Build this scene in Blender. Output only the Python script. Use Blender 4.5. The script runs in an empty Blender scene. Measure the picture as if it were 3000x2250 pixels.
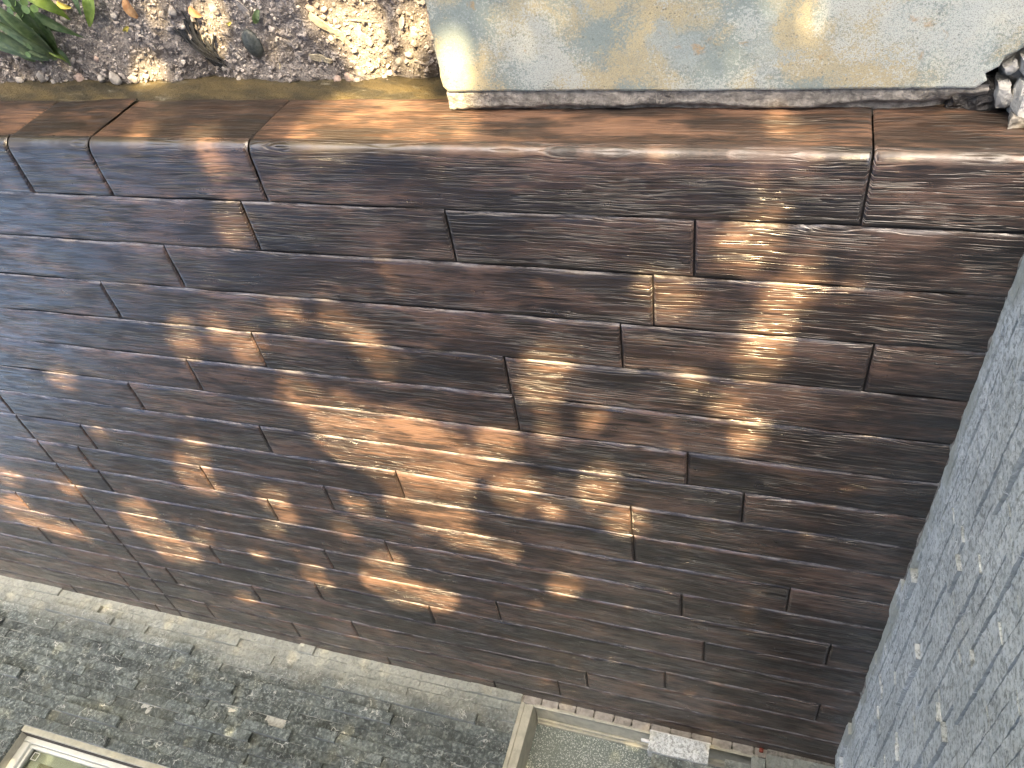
import bpy, math, random
import numpy as np
from mathutils import Matrix, Vector
R = math.radians
random.seed(7); rng = np.random.default_rng(11)
scene = bpy.context.scene
COL = scene.collection

# ------------------------------------------------------------------ camera
# solved from the two vanishing points of the plank pattern (patio top = z 0, camera 1.5 m above it;
# x runs along the planks, y towards the house)
FPX, CX, CY, CAMH = 2332.5, 1500.0, 1125.0, 1.5
U = np.array([-0.94947543, -0.10295517, 0.29647367])
V = np.array([0.13791013, 0.71169894, 0.6888145])
N = np.array([-0.28191701, 0.69489916, -0.6615421])
cam_d = bpy.data.cameras.new('camera'); cam = bpy.data.objects.new('camera', cam_d); COL.objects.link(cam)
cam_d.sensor_width = 36; cam_d.lens = FPX / 3000 * 36; cam_d.clip_start = 0.02; cam_d.clip_end = 2000
ax = [Vector((U[i], V[i], N[i])) for i in range(3)]           # image right, image down, forward
X_, Y_, Z_ = ax[0], -ax[1], -ax[2]
cam.matrix_world = Matrix(((X_.x, Y_.x, Z_.x, 0), (X_.y, Y_.y, Z_.y, 0), (X_.z, Y_.z, Z_.z, CAMH), (0, 0, 0, 1)))
scene.camera = cam

def on_plane(p, axis, val):
    """photo pixel -> point on the plane (axis = val)"""
    d = np.array([p[0] - CX, p[1] - CY, FPX]); w = np.array([d @ U, d @ V, d @ N])
    o = np.array([0, 0, CAMH]); t = (val - o[axis]) / w[axis]
    return o + w * t

# ------------------------------------------------------------------ sky, sun, exposure
SUN_EL = R(40)
SUN_AZ = math.atan2(-0.17, -0.98)
SUN = np.array([math.sin(SUN_AZ) * math.cos(SUN_EL), math.cos(SUN_AZ) * math.cos(SUN_EL), math.sin(SUN_EL)])
world = bpy.data.worlds.new('World'); scene.world = world; world.use_nodes = True
wn = world.node_tree; wn.nodes.clear()
sky = wn.nodes.new('ShaderNodeTexSky'); sky.sky_type = 'NISHITA'; sky.sun_disc = False
sky.sun_elevation = SUN_EL; sky.sun_rotation = SUN_AZ; sky.air_density = 1.0; sky.dust_density = 6.0; sky.ozone_density = 0.6
bg = wn.nodes.new('ShaderNodeBackground'); bg.inputs['Strength'].default_value = 0.095
wo = wn.nodes.new('ShaderNodeOutputWorld')
wn.links.new(sky.outputs[0], bg.inputs[0]); wn.links.new(bg.outputs[0], wo.inputs[0])
sd = bpy.data.lights.new('sun', 'SUN'); sd.energy = 5.0; sd.angle = R(0.5); sd.color = (1.0, 0.75, 0.41)
so = bpy.data.objects.new('sun', sd); COL.objects.link(so)
so.rotation_euler = Vector(SUN).to_track_quat('Z', 'Y').to_euler(); so.location = (-2, -6, 8)
vs = scene.view_settings
vs.view_transform = 'Standard'; vs.look = 'None'; vs.exposure = 2.84; vs.gamma = 1.0; vs.use_curve_mapping = False
cy = scene.cycles
cy.max_bounces = 4; cy.diffuse_bounces = 2; cy.glossy_bounces = 2; cy.transmission_bounces = 4; cy.caustics_reflective = False; cy.caustics_refractive = False

# ------------------------------------------------------------------ small helpers
def vnoise(x, y, z=0.0, seed=0):
    """smooth value noise in -1..1"""
    x = np.asarray(x, float); y = np.asarray(y, float) + 0 * x; z = np.asarray(z, float) + 0 * x
    xi, yi, zi = np.floor(x), np.floor(y), np.floor(z)
    xf, yf, zf = x - xi, y - yi, z - zi
    s = lambda t: t * t * (3 - 2 * t)
    xf, yf, zf = s(xf), s(yf), s(zf)
    def h(a, b, c):
        n = np.sin(a * 127.1 + b * 311.7 + c * 74.7 + seed * 53.3) * 43758.5453
        return (n - np.floor(n)) * 2 - 1
    def L(a, b, t): return a + (b - a) * t
    c00 = L(h(xi, yi, zi), h(xi + 1, yi, zi), xf); c10 = L(h(xi, yi + 1, zi), h(xi + 1, yi + 1, zi), xf)
    c01 = L(h(xi, yi, zi + 1), h(xi + 1, yi, zi + 1), xf); c11 = L(h(xi, yi + 1, zi + 1), h(xi + 1, yi + 1, zi + 1), xf)
    return L(L(c00, c10, yf), L(c01, c11, yf), zf)
def fbm(x, y, z=0.0, oct=3, seed=0):
    a, f, s = 1.0, 1.0, 0.0
    for o in range(oct):
        s = s + a * vnoise(x * f, y * f, z * f, seed + o); a *= .5; f *= 2.03
    return s
def mesh_obj(name, verts, faces, mat, parent=None, loc=(0, 0, 0), smooth=False):
    me = bpy.data.meshes.new(name)
    vv = np.asarray(verts, float) - np.array(loc)
    me.from_pydata(vv.tolist(), [], [tuple(int(i) for i in f) for f in faces]); me.update()
    if smooth: me.polygons.foreach_set('use_smooth', [True] * len(me.polygons))
    me.materials.append(mat)
    o = bpy.data.objects.new(name, me); COL.objects.link(o); o.location = loc
    if parent is not None:
        o.parent = parent; o.location = Vector(loc) - parent.location
    return o
def empty(name, loc, label=None, cat=None, group=None, kind=None):
    o = bpy.data.objects.new(name, None); COL.objects.link(o); o.location = loc; o.empty_display_size = .1
    tag(o, label, cat, group, kind); return o
def tag(o, label=None, cat=None, group=None, kind=None):
    if label: o['label'] = label
    if cat: o['category'] = cat
    if group: o['group'] = group
    if kind: o['kind'] = kind
    return o
def part(name, parent, loc=(0, 0, 0)):
    o = bpy.data.objects.new(name, None); COL.objects.link(o); o.parent = parent
    o.location = Vector(loc) - parent.location; return o
def box(x0, x1, y0, y1, z0, z1, bev=0.0):
    """chamfered box verts/faces"""
    if bev <= 0:
        v = [(x, y, z) for z in (z0, z1) for y in (y0, y1) for x in (x0, x1)]
        return v, [(0, 2, 3, 1), (4, 5, 7, 6), (0, 1, 5, 4), (2, 6, 7, 3), (0, 4, 6, 2), (1, 3, 7, 5)]
    import bmesh
    bm = bmesh.new()
    v, f = box(x0, x1, y0, y1, z0, z1)
    bv = [bm.verts.new(p) for p in v]
    for q in f: bm.faces.new([bv[i] for i in q])
    bmesh.ops.bevel(bm, geom=list(bm.edges), offset=bev, segments=2, affect='EDGES', profile=.5)
    bm.verts.index_update()
    vo = [tuple(p.co) for p in bm.verts]; fo = [[p.index for p in q.verts] for q in bm.faces]; bm.free()
    return vo, fo
def grid_faces(nx, ny, off=0, flip=False):
    i = np.arange((nx - 1) * (ny - 1)); a = (i // (nx - 1)) * nx + i % (nx - 1) + off
    f = np.stack([a, a + 1, a + nx + 1, a + nx], 1)
    return f[:, ::-1] if flip else f

# ------------------------------------------------------------------ materials
class NT:
    def __init__(s, name):
        s.m = bpy.data.materials.new(name); s.m.use_nodes = True; s.t = s.m.node_tree; s.t.nodes.clear()
        s.out = s.n('OutputMaterial'); s.b = s.n('BsdfPrincipled'); s.l(s.b.outputs[0], s.out.inputs[0])
    def n(s, k): return s.t.nodes.new('ShaderNode' + k)
    def l(s, a, b): s.t.links.new(a, b)
    def put(s, sock, v):
        if hasattr(v, 'node'): s.l(v, sock)
        elif isinstance(v, (int, float)) and sock.type in ('RGBA', 'VECTOR'): sock.default_value = (v,) * (4 if sock.type == 'RGBA' else 3)
        elif isinstance(v, tuple) and sock.type == 'RGBA' and len(v) == 3: sock.default_value = v + (1,)
        else: sock.default_value = v
    def math(s, op, a, b=0.0, c=0.0, clamp=False):
        n = s.n('Math'); n.operation = op; n.use_clamp = clamp
        for i, v in enumerate((a, b, c)): s.put(n.inputs[i], v)
        return n.outputs[0]
    def vm(s, op, a, b=(0, 0, 0)):
        n = s.n('VectorMath'); n.operation = op; s.put(n.inputs[0], a)
        if op == 'SCALE': s.put(n.inputs['Scale'], b)
        else: s.put(n.inputs[1], b)
        return n.outputs[0]
    def noise(s, vec, scale, detail=3, rough=.55, dist=0.0):
        n = s.n('TexNoise'); s.l(vec, n.inputs['Vector']); s.put(n.inputs['Scale'], scale)
        n.inputs['Detail'].default_value = detail; n.inputs['Roughness'].default_value = rough; n.inputs['Distortion'].default_value = dist
        return n.outputs['Fac']
    def noisec(s, vec, scale, detail=2):
        n = s.n('TexNoise'); s.l(vec, n.inputs['Vector']); n.inputs['Scale'].default_value = scale; n.inputs['Detail'].default_value = detail
        return n.outputs['Color']
    def vor(s, vec, scale, feat='F1', rnd=1.0):
        n = s.n('TexVoronoi'); n.feature = feat; s.l(vec, n.inputs['Vector']); n.inputs['Scale'].default_value = scale; n.inputs['Randomness'].default_value = rnd
        return n
    def ramp(s, v, a, b, lo=0.0, hi=1.0):
        n = s.n('MapRange'); n.interpolation_type = 'SMOOTHSTEP'; s.put(n.inputs[0], v)
        for i, q in enumerate((a, b, lo, hi)): n.inputs[i + 1].default_value = q
        return n.outputs[0]
    def mix(s, f, a, b, mode='MIX'):
        n = s.n('Mix'); n.data_type = 'RGBA'; n.blend_type = mode
        s.put(n.inputs[0], f); s.put(n.inputs[6], a); s.put(n.inputs[7], b); return n.outputs[2]
    def pos(s): return s.n('NewGeometry').outputs['Position']
    def rnd(s): return s.n('ObjectInfo').outputs['Random']
    def sep(s, v): n = s.n('SeparateXYZ'); s.l(v, n.inputs[0]); return n.outputs
    def comb(s, x, y, z):
        n = s.n('CombineXYZ')
        for i, v in enumerate((x, y, z)): s.put(n.inputs[i], v)
        return n.outputs[0]
    def bump(s, h, dist, strength=1.0, normal=None):
        n = s.n('Bump'); s.put(n.inputs['Height'], h); n.inputs['Distance'].default_value = dist; n.inputs['Strength'].default_value = strength
        if normal is not None: s.l(normal, n.inputs['Normal'])
        return n.outputs[0]
    def fin(s, col=None, rough=None, normal=None, **kw):
        if col is not None: s.put(s.b.inputs['Base Color'], col)
        if rough is not None: s.put(s.b.inputs['Roughness'], rough)
        if normal is not None: s.l(normal, s.b.inputs['Normal'])
        for k, v in kw.items(): s.put(s.b.inputs[k.replace('_', ' ')], v)
        return s.m

def plank_material(name, tint=(1, 1, 1), gloss=.27, offs=True, coat=1.0, ior=1.5, dust_glint=.95):
    s = NT(name); P = s.pos(); x, y, z = s.sep(P); r = s.rnd()
    g = s.math('SUBTRACT', y, z)
    r1 = s.math('MULTIPLY', r, 37.0) if offs else 0.0
    r2 = s.math('MULTIPLY', r, 13.7) if offs else 0.0
    xx = s.math('ADD', x, r1)
    # slow wander of the grain (cathedral figure)
    lowv = s.comb(s.math('MULTIPLY', xx, 1.7), s.math('ADD', s.math('MULTIPLY', g, 4.0), r2), r2)
    wand = s.math('MULTIPLY', s.math('SUBTRACT', s.noise(lowv, 1.5, 2), .5), .030)
    # knots: sparse cells that push the grain aside
    kv = s.comb(s.math('MULTIPLY', xx, 1.15), s.math('MULTIPLY', g, 2.6), r2)
    kn = s.vor(kv, 1.1); kd = kn.outputs['Distance']
    kmask = s.ramp(kd, .0, .16, 1.0, 0.0)
    gg = s.math('ADD', s.math('ADD', g, wand), s.math('MULTIPLY', kmask, .012))
    v1 = s.comb(s.math('MULTIPLY', xx, 2.6), s.math('MULTIPLY', gg, 95.0), r2)
    n1 = s.noise(v1, 1.0, 2, .6)
    v2 = s.comb(s.math('MULTIPLY', xx, 7.0), s.math('MULTIPLY', gg, 290.0), r2)
    n2 = s.noise(v2, 1.0, 1, .65)
    ridge = s.math('SUBTRACT', 1.0, s.math('MULTIPLY', s.math('ABSOLUTE', s.math('SUBTRACT', n1, .5)), 2.0))
    groove = s.ramp(ridge, .88, .99)                           # thin long cracks
    gm = s.ramp(s.noise(s.comb(s.math('MULTIPLY', xx, 3.0), s.math('MULTIPLY', g, 9.0), r2), 1.0, 3), .40, .62)
    groove = s.math('MULTIPLY', groove, s.math('ADD', s.math('MULTIPLY', gm, .75), .25))
    rings = s.math('MULTIPLY', s.math('SINE', s.math('MULTIPLY', kd, 190.0)), s.ramp(kd, .05, .16, 1.0, 0.0))
    peel = s.noise(P, 210.0, 2, .7)
    fine = s.ramp(n2, .3, .7)
    # colour: brown body, pale worn mauve areas, near-black antiquing patches
    pv = s.comb(s.math('MULTIPLY', xx, 2.0), s.math('MULTIPLY', g, 6.5), r2)
    pa = s.noise(pv, 1.15, 4, .64); pb = s.noise(s.vm('ADD', pv, (7.3, 2.2, 4.4)), 1.7, 4, .66)
    col = s.mix(s.ramp(pb, .42, .61), (.038, .0235, .0175), (.132, .080, .058))
    col = s.mix(s.math('MULTIPLY', fine, .30), col, (.030, .021, .017))
    brk = s.noise(s.comb(s.math('MULTIPLY', xx, 11.0), s.math('MULTIPLY', gg, 120.0), r2), 1.0, 2, .6)
    streak = s.math('MULTIPLY', s.ramp(n1, .36, .52, 1.0, 0.0), s.ramp(brk, .36, .56))
    clean = s.ramp(pb, .50, .64, 1.0, .30)
    col = s.mix(s.math('MULTIPLY', s.math('MULTIPLY', s.math('ADD', streak, s.ramp(brk, .55, .66)), .64), clean, clamp=True), col, (.011, .0075, .006))
    pah = s.math('ADD', pa, s.math('MULTIPLY', s.math('SUBTRACT', n1, .5), .22))
    col = s.mix(s.math('MULTIPLY', s.ramp(pah, .49, .61), .82), col, (.012, .0098, .0088))
    col = s.mix(s.math('MULTIPLY', groove, .85), col, (.008, .006, .005))
    smear = s.noise(s.comb(s.math('MULTIPLY', xx, 9.0), s.math('MULTIPLY', g, 55.0), r2), 1.0, 4, .7)
    col = s.mix(s.math('MULTIPLY', s.math('MULTIPLY', s.ramp(smear, .56, .66), .8), clean), col, (.014, .0105, .009))
    col = s.mix(1.0, col, s.comb(*tint), 'MULTIPLY')
    val = s.math('ADD', s.math('MULTIPLY', r, .5), .75)
    col = s.mix(1.0, col, s.comb(val, val, val), 'MULTIPLY')
    if dust_glint > 0:      # pale joint residue that also paints in sky glints on the near-facing slope
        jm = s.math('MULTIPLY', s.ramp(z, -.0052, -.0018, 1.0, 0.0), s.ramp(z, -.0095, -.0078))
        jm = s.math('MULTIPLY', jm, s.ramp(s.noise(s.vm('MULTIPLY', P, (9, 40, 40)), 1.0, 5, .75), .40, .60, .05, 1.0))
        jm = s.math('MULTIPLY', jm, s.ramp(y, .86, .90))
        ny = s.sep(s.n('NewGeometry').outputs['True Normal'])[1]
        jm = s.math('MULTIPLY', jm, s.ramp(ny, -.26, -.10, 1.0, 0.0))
        col = s.mix(s.math('MULTIPLY', jm, dust_glint), col, (.27, .245, .23))
    h = s.math('SUBTRACT', s.math('MULTIPLY', fine, .16), s.math('MULTIPLY', groove, 1.0))
    h = s.math('ADD', h, s.math('MULTIPLY', peel, .13))
    h = s.math('ADD', h, s.math('MULTIPLY', s.ramp(n1, .25, .75), .16))
    h = s.math('ADD', h, s.math('MULTIPLY', rings, .12))
    nb = s.bump(h, .0022, 1.0)
    ro = s.math('ADD', gloss, s.math('MULTIPLY', s.ramp(s.noise(P, 9.0, 4, .6), .35, .7), .12))
    ro = s.math('ADD', ro, s.math('MULTIPLY', s.ramp(smear, .42, .64), .16))
    s.l(s.math('MULTIPLY', s.ramp(smear, .42, .62, 1.0, .35), coat), s.b.inputs['Coat Weight'])
    s.l(nb, s.b.inputs['Coat Normal'])
    return s.fin(col, ro, nb, IOR=ior, Coat_Roughness=.25, Coat_IOR=1.58)

def stone_material(name, haze_top=.22, pale=0.0, bd=.011):
    s = NT(name); P = s.pos(); r = s.rnd()
    off = s.comb(s.math('MULTIPLY', r, 31.0), s.math('MULTIPLY', r, 17.0), s.math('MULTIPLY', r, 23.0))
    Q = s.vm('ADD', P, off)
    a = s.noise(Q, 14.0, 5, .62); b = s.noise(Q, 60.0, 4, .65)
    col = s.mix(s.ramp(a, .35, .68), (.056, .070, .070), (.155, .185, .183))
    col = s.mix(s.ramp(b, .50, .64), col, (.25, .285, .275))
    col = s.mix(s.math('MULTIPLY', s.ramp(b, .36, .46, 1.0, 0.0), .7), col, (.045, .052, .05))
    col = s.mix(s.math('MULTIPLY', s.ramp(s.noise(P, 3.0, 3), .5, .72), .5), col, (.14, .155, .135))
    val = s.math('ADD', s.math('MULTIPLY', r, .55), .74)
    col = s.mix(1.0, col, s.comb(val, val, val), 'MULTIPLY')
    tn = s.sep(s.n('NewGeometry').outputs['True Normal'])[2]
    col = s.mix(s.math('MULTIPLY', s.ramp(tn, .75, .95), .8), col, (.27, .295, .29))      # sawn bed faces
    if pale > 0:
        pl = s.ramp(s.noise(Q, 70.0, 5, .8), .38, .56, .30 * pale, pale)
        pl = s.math('MULTIPLY', pl, s.ramp(s.noise(P, 5.0, 3), .3, .65, .72, 1.0))
        pl = s.math('MULTIPLY', pl, s.ramp(tn, .75, .95, 1.0, .45))
        col = s.mix(pl, col, (.88, .92, .93))
    # calcite veins
    D = s.vm('ADD', Q, s.vm('SCALE', s.vm('SUBTRACT', s.noisec(Q, 11.0, 4), (.5, .5, .5)), .16))
    e = s.vor(D, 7.0 if pale == 0 else 9.0, 'DISTANCE_TO_EDGE').outputs['Distance']
    vein = s.math('MULTIPLY', s.ramp(e, .0, .022, 1.0, 0.0), s.ramp(s.noise(Q, 12.0, 2), *((.56, .64) if pale == 0 else (.48, .56))))
    e2 = s.vor(s.vm('ADD', D, (3.1, 1.7, .4)), 21.0, 'DISTANCE_TO_EDGE').outputs['Distance']
    vein2 = s.math('MULTIPLY', s.ramp(e2, .0, .03, 1.0, 0.0), s.ramp(s.noise(s.vm('ADD', Q, (5, 5, 5)), 7.0, 2), .55, .66))
    col = s.mix(s.math('MAXIMUM', vein, s.math('MULTIPLY', vein2, .8)), col, (.62, .64, .62) if pale == 0 else (.9, .92, .92))
    # splashes of dried cement
    sp = s.vor(P, 75.0); spd = s.math('MULTIPLY', s.ramp(sp.outputs['Distance'], .10, .26, 1.0, 0.0), s.ramp(s.noise(P, 4.5, 3), .46, .66))
    col = s.mix(s.math('MULTIPLY', spd, .8), col, (.58, .60, .57))
    # cement film left along the foot of the wall
    zz = s.sep(P)[2]
    hz = s.ramp(s.math('ADD', zz, s.math('MULTIPLY', s.math('SUBTRACT', s.noise(P, 5.0, 4, .6), .5), .34)), .0, haze_top, .92, 0.0)
    hz = s.math('MULTIPLY', hz, s.ramp(s.noise(P, 55.0, 4, .7), .30, .60, .55, 1.0))
    col = s.mix(hz, col, (.46, .475, .42))
    h = s.math('ADD', s.noise(Q, 110.0, 5, .7), s.math('MULTIPLY', s.noise(s.vm('MULTIPLY', Q, (1, 1, .5)), 38.0, 3), 1.4))
    return s.fin(col, .62, s.bump(h, bd, 1.0), IOR=1.5)

def simple(name, c, rough=.6, nscale=0, namp=.25, bscale=0, bdist=.001, c2=None, **kw):
    s = NT(name); P = s.pos(); col = c
    if nscale:
        f = s.ramp(s.noise(P, nscale, 5, .62), .35, .68)
        col = s.mix(f, c, c2 or tuple(q * (1 - namp) for q in c))
    nb = s.bump(s.noise(P, bscale, 4, .65), bdist, 1.0) if bscale else None
    return s.fin(col, rough, nb, **kw)

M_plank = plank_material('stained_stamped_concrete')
M_riser = plank_material('stained_riser_concrete', tint=(1.25, 1.15, 1.0), gloss=.40, coat=.2, ior=1.5, dust_glint=0.0)
M_groove = simple('groove_concrete', (.016, .012, .010), .35, 40, .5, 120, .002)
M_stone = stone_material('split_slate', .24)
M_stone_lit = stone_material('split_slate_lit', .08, .95, .0045)  # same slate, whitened for its haze and to paint in the bright skylight
M_mortar = simple('grey_mortar', (.34, .32, .285), .85, 60, .55, 150, .006)
M_caulk = simple('white_caulk', (.72, .73, .72), .5, 0, 0, 60, .002)
M_frame = simple('beige_aluminium', (.46, .45, .37), .38, 25, .25, 150, .0006)
M_trimw = simple('white_vinyl', (.70, .72, .68), .35, 12, .12)
M_brick = simple('cement_washed_brick', (.40, .37, .33), .85, 30, .35, 110, .003)
M_base = None

def walkway_material():
    s = NT('weathered_walkway'); P = s.pos()
    W = s.vm('ADD', P, s.vm('SCALE', s.vm('SUBTRACT', s.noisec(P, 7.0, 4), (.5, .5, .5)), .12))
    gr = s.math('MULTIPLY', s.math('SUBTRACT', s.noise(P, 170.0, 4, .8), .5), .50)
    a = s.noise(W, 5.0, 6, .62); b = s.noise(s.vm('ADD', W, (3.3, 8.1, 1)), 6.5, 6, .64); c = s.noise(s.vm('ADD', W, (9, 2, 5)), 4.2, 6, .66)
    col = s.mix(s.ramp(s.math('ADD', a, gr), .44, .56), (.235, .285, .27), (.43, .375, .235))
    col = s.mix(s.math('MULTIPLY', s.ramp(s.math('ADD', b, gr), .52, .62), .85), col, (.32, .37, .36))
    x, y, z = s.sep(P)
    right = s.ramp(s.math('ADD', x, s.math('MULTIPLY', a, .5)), .1, .55, .10, 0.0)
    col = s.mix(s.math('MULTIPLY', s.ramp(s.math('ADD', s.math('ADD', c, right), s.math('MULTIPLY', gr, 1.3)), .53, .63), .85), col, (.47, .50, .465))
    d = s.noise(s.vm('ADD', W, (1, 7, 3)), 11.0, 5, .7)
    col = s.mix(s.math('MULTIPLY', s.ramp(d, .62, .70), .7), col, (.40, .25, .10))
    fine = s.noise(P, 520.0, 3, .7)
    col = s.mix(s.math('MULTIPLY', s.ramp(fine, .48, .62), .62), col, (.13, .14, .125))
    pit = s.vor(P, 120.0); pm = s.math('MULTIPLY', s.ramp(pit.outputs['Distance'], .10, .2, 1.0, 0.0), s.ramp(s.noise(P, 20.0, 2), .5, .6))
    col = s.mix(s.math('MULTIPLY', pm, .6), col, (.16, .17, .17))
    h = s.math('ADD', s.math('MULTIPLY', fine, .6), s.math('MULTIPLY', c, 3.0))
    h = s.math('SUBTRACT', h, pm)
    return s.fin(col, .75, s.bump(h, .0022, 1.0))
M_walk = walkway_material()

def soil_material(name, c1, c2, c3, sc=1.0):
    s = NT(name); P = s.pos(); r = s.rnd()
    a = s.noise(P, 22.0 * sc, 5, .7); b = s.noise(P, 190.0 * sc, 4, .7); c = s.noise(P, 6.0 * sc, 3)
    col = s.mix(s.ramp(a, .35, .65), c1, c2)
    col = s.mix(s.ramp(b, .50, .68), col, c3)
    col = s.mix(s.math('MULTIPLY', s.ramp(b, .28, .42, 1.0, 0.0), .8), col, (.03, .026, .022))
    col = s.mix(s.math('MULTIPLY', s.ramp(c, .52, .70), .45), col, (.10, .085, .07))
    return s.fin(col, .9, s.bump(s.math('ADD', b, s.math('MULTIPLY', a, .6)), .008, 1.0))
M_soil = soil_material('dry_soil', (.16, .142, .128), (.27, .245, .222), (.44, .40, .36))
M_ground = soil_material('yard_ground', (.050, .065, .028), (.075, .085, .04), (.10, .10, .055), .3)
def pebble_material():
    s = NT('soil_grit'); P = s.pos(); v = s.vor(P, 55.0)
    q = s.sep(v.outputs['Color'])
    col = s.mix(q[0], (.14, .125, .115), (.38, .345, .315)); col = s.mix(s.ramp(q[1], .85, .97), col, (.52, .47, .40))
    return s.fin(col, .85, s.bump(s.noise(P, 300, 3), .002))
M_grit = pebble_material()
def ochre_material():
    s = NT('raw_riser_concrete'); P = s.pos(); x, y, z = s.sep(P)
    Q = s.comb(s.math('MULTIPLY', s.math('ADD', x, s.math('MULTIPLY', z, 1.2)), 4.0), 0.0, s.math('MULTIPLY', z, 9.0))
    col = s.mix(s.ramp(s.noise(Q, 1.6, 5, .65), .38, .62), (.028, .024, .013), (.085, .064, .026))
    col = s.mix(s.ramp(s.noise(s.vm('ADD', Q, (4, 4, 4)), 2.4, 5, .7), .55, .72), col, (.17, .16, .12))
    col = s.mix(s.math('MULTIPLY', s.ramp(s.noise(P, 160, 3, .7), .5, .7), .6), col, (.03, .024, .013))
    return s.fin(col, .5, s.bump(s.noise(P, 90, 5, .7), .006))
M_base = ochre_material()

# ------------------------------------------------------------------ ground
S = 400.0
ground = mesh_obj('ground', [(-S, -S, -.42), (S, -S, -.42), (S, S, -.42), (-S, S, -.42)], [(0, 1, 2, 3)], M_ground)
tag(ground, kind='structure')
# soil bed beside the walkway, real lumps
gx = np.arange(.70, 3.2, .008); gy = np.arange(-.35, .836, .008)
XX, YY = np.meshgrid(gx, gy)
def soil_h(x, y):
    h = -.352 + .010 * fbm(x * 9, y * 9, 1, 3, 5) + .0055 * fbm(x * 55, y * 55, 2, 2, 9)
    h = h + .012 * np.exp(-((.83 - y) / .05) ** 2) * (fbm(x * 7, y * 2, 0, 2, 3) + .2)
    h = h - .10 * np.clip((x - 2.75) / .4, 0, 1) - .09 * np.clip((-.1 - y) / .25, 0, 1)
    return h
ZZ = soil_h(XX, YY)
soil = mesh_obj('soil_bed', np.stack([XX, YY, ZZ], -1).reshape(-1, 3), grid_faces(len(gx), len(gy)), M_soil, smooth=True)
tag(soil, kind='structure')

# ------------------------------------------------------------------ patio: stamped planks
LINES = [.836, .992, 1.148, 1.305, 1.460, 1.612, 1.766, 1.915, 2.062, 2.218]
while LINES[-1] + .1545 < 3.66: LINES.append(LINES[-1] + .1548)
LINES.append(3.70)
JOINTS = {0: [2.026, 1.745, 1.251, -.160], 1: [.172, .761, 1.337], 2: [.266, 1.666], 3: [1.991, .35, -.238], 4: [1.505, .682],
          5: [1.825, .678], 6: [2.153, .177], 7: [1.665, .012], 8: [2.561, 1.173, .351], 9: [2.066, 2.674, 1.51, .348],
          10: [1.82, 2.663, -.16], 11: [1.343, .186], 12: [3.361, 1.666, -.324], 13: [3.128, 2.314, .928, .10], 14: [3.438, 1.823, 1.26],
          15: [2.723, 2.22, .248, -.345], 16: [1.731, 3.112, .589], 17: [2.115, 2.638, .733, 3.137], 18: [1.625, 1.063, 3.041, 3.63]}
PX0, PX1 = -.474, 5.9
CUT = 2.895
patio = empty('patio', (0, .83, 0), kind='structure')
patio['label'] = 'dark brown stamped concrete patio in a wood plank pattern'
RISER_Y = .828
def edge_profile(d, g):     # 1 on the flat, 0 at the bottom of the joint
    return np.clip(d / g, 0, 1)
def make_plank(x0, x1, y0, y1, row, idx):
    sd_ = row * 31 + idx * 7
    gap = .0022
    xs = np.unique(np.concatenate([[x0 + gap, x0 + .004, x0 + .008, x0 + .014], np.linspace(x0 + .02, x1 - .02, max(3, int((x1 - x0) / .03))), [x1 - .014, x1 - .008, x1 - .004, x1 - gap]]))
    w = y1 - y0
    if row == 0:
        rr = .032
        th = np.linspace(0, math.pi / 2, 7)
        fy = RISER_Y + rr - rr * np.cos(th); fz = -rr + rr * np.sin(th)
        ys = np.concatenate([fy, [RISER_Y + .06, y0 + .08, y1 - .03, y1 - .014, y1 - .008, y1 - .004, y1 - gap]])
        zs = np.concatenate([fz, np.zeros(7)])
    else:
        mid = np.linspace(y0 + .030, y1 - .024, 4) if w > .08 else np.array([(y0 + y1) / 2])
        ys = np.concatenate([[y0 + gap, y0 + .0045, y0 + .008, y0 + .012, y0 + .016, y0 + .020], mid, [y1 - .013, y1 - .0075, y1 - .004, y1 - gap]])
        zs = np.zeros(len(ys))
    A, B = np.meshgrid(xs, ys); Z = np.repeat(zs[:, None], len(xs), 1)
    # wandering, slightly chipped arrises
    wob = .0022 * fbm(A * 9, B * 0 + row, 0, 3, sd_)
    d1 = (y1 - B); d0 = (B - y0) if row else np.full_like(B, 1.0)
    dx = np.minimum(A - x0, x1 - A)
    dy = np.minimum(d0, d1)
    dep = .0075
    gy1 = .0070 + .003 * fbm(A * 14, B * 3, 0, 2, sd_ + 3); gy0 = .0165 + .004 * fbm(A * 11, B * 3, 0, 3, sd_ + 4); gx_ = .007 + .002 * vnoise(A * 20, B * 60, 0, sd_)
    e = np.minimum(np.minimum(np.clip(d1 / gy1, 0, 1), np.clip(d0 / gy0, 0, 1) ** .9), np.clip(dx / gx_, 0, 1))
    Z = Z - dep * (1 - e) ** 1.2
    Z = Z + .0011 * fbm(A * 4, B * 11, 0, 2, sd_ + 5) + .0007 * vnoise(A * 17, B * 40, 0, sd_ + 8)
    Bw = B + np.where(dy < .02, wob, 0) if row else B + np.where(d1 < .02, wob, 0)
    V3 = np.stack([A, Bw, Z], -1).reshape(-1, 3)
    f = grid_faces(len(xs), len(ys))
    c = ((x0 + x1) / 2, (y0 + y1) / 2, 0)
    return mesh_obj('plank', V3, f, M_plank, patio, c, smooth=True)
row_cuts = {}
for k in range(len(LINES) - 1):
    js = [j for j in JOINTS.get(k, []) if PX0 < j < PX1]
    if k >= 3 : js = [j for j in js if abs(j - CUT) > .05] + [CUT]
    top = max(js + [2.2])
    rr_ = random.Random(k)
    while top < PX1 - 1.0:
        top += rr_.uniform(.7, 1.3); js.append(top)
    cuts = sorted([PX0] + [j for j in js if j < PX1 - .1] + [PX1])
    row_cuts[k] = cuts
    for i in range(len(cuts) - 1):
        make_plank(cuts[i], cuts[i + 1], LINES[k], LINES[k + 1], k, i)
# body of the slab below the planks (shows dark in the joints)
v, f = box(PX0 - .3, PX1, RISER_Y + .026, 4.6, -.44, -.0085)
mesh_obj('slab', v, f, M_groove, patio)
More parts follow.
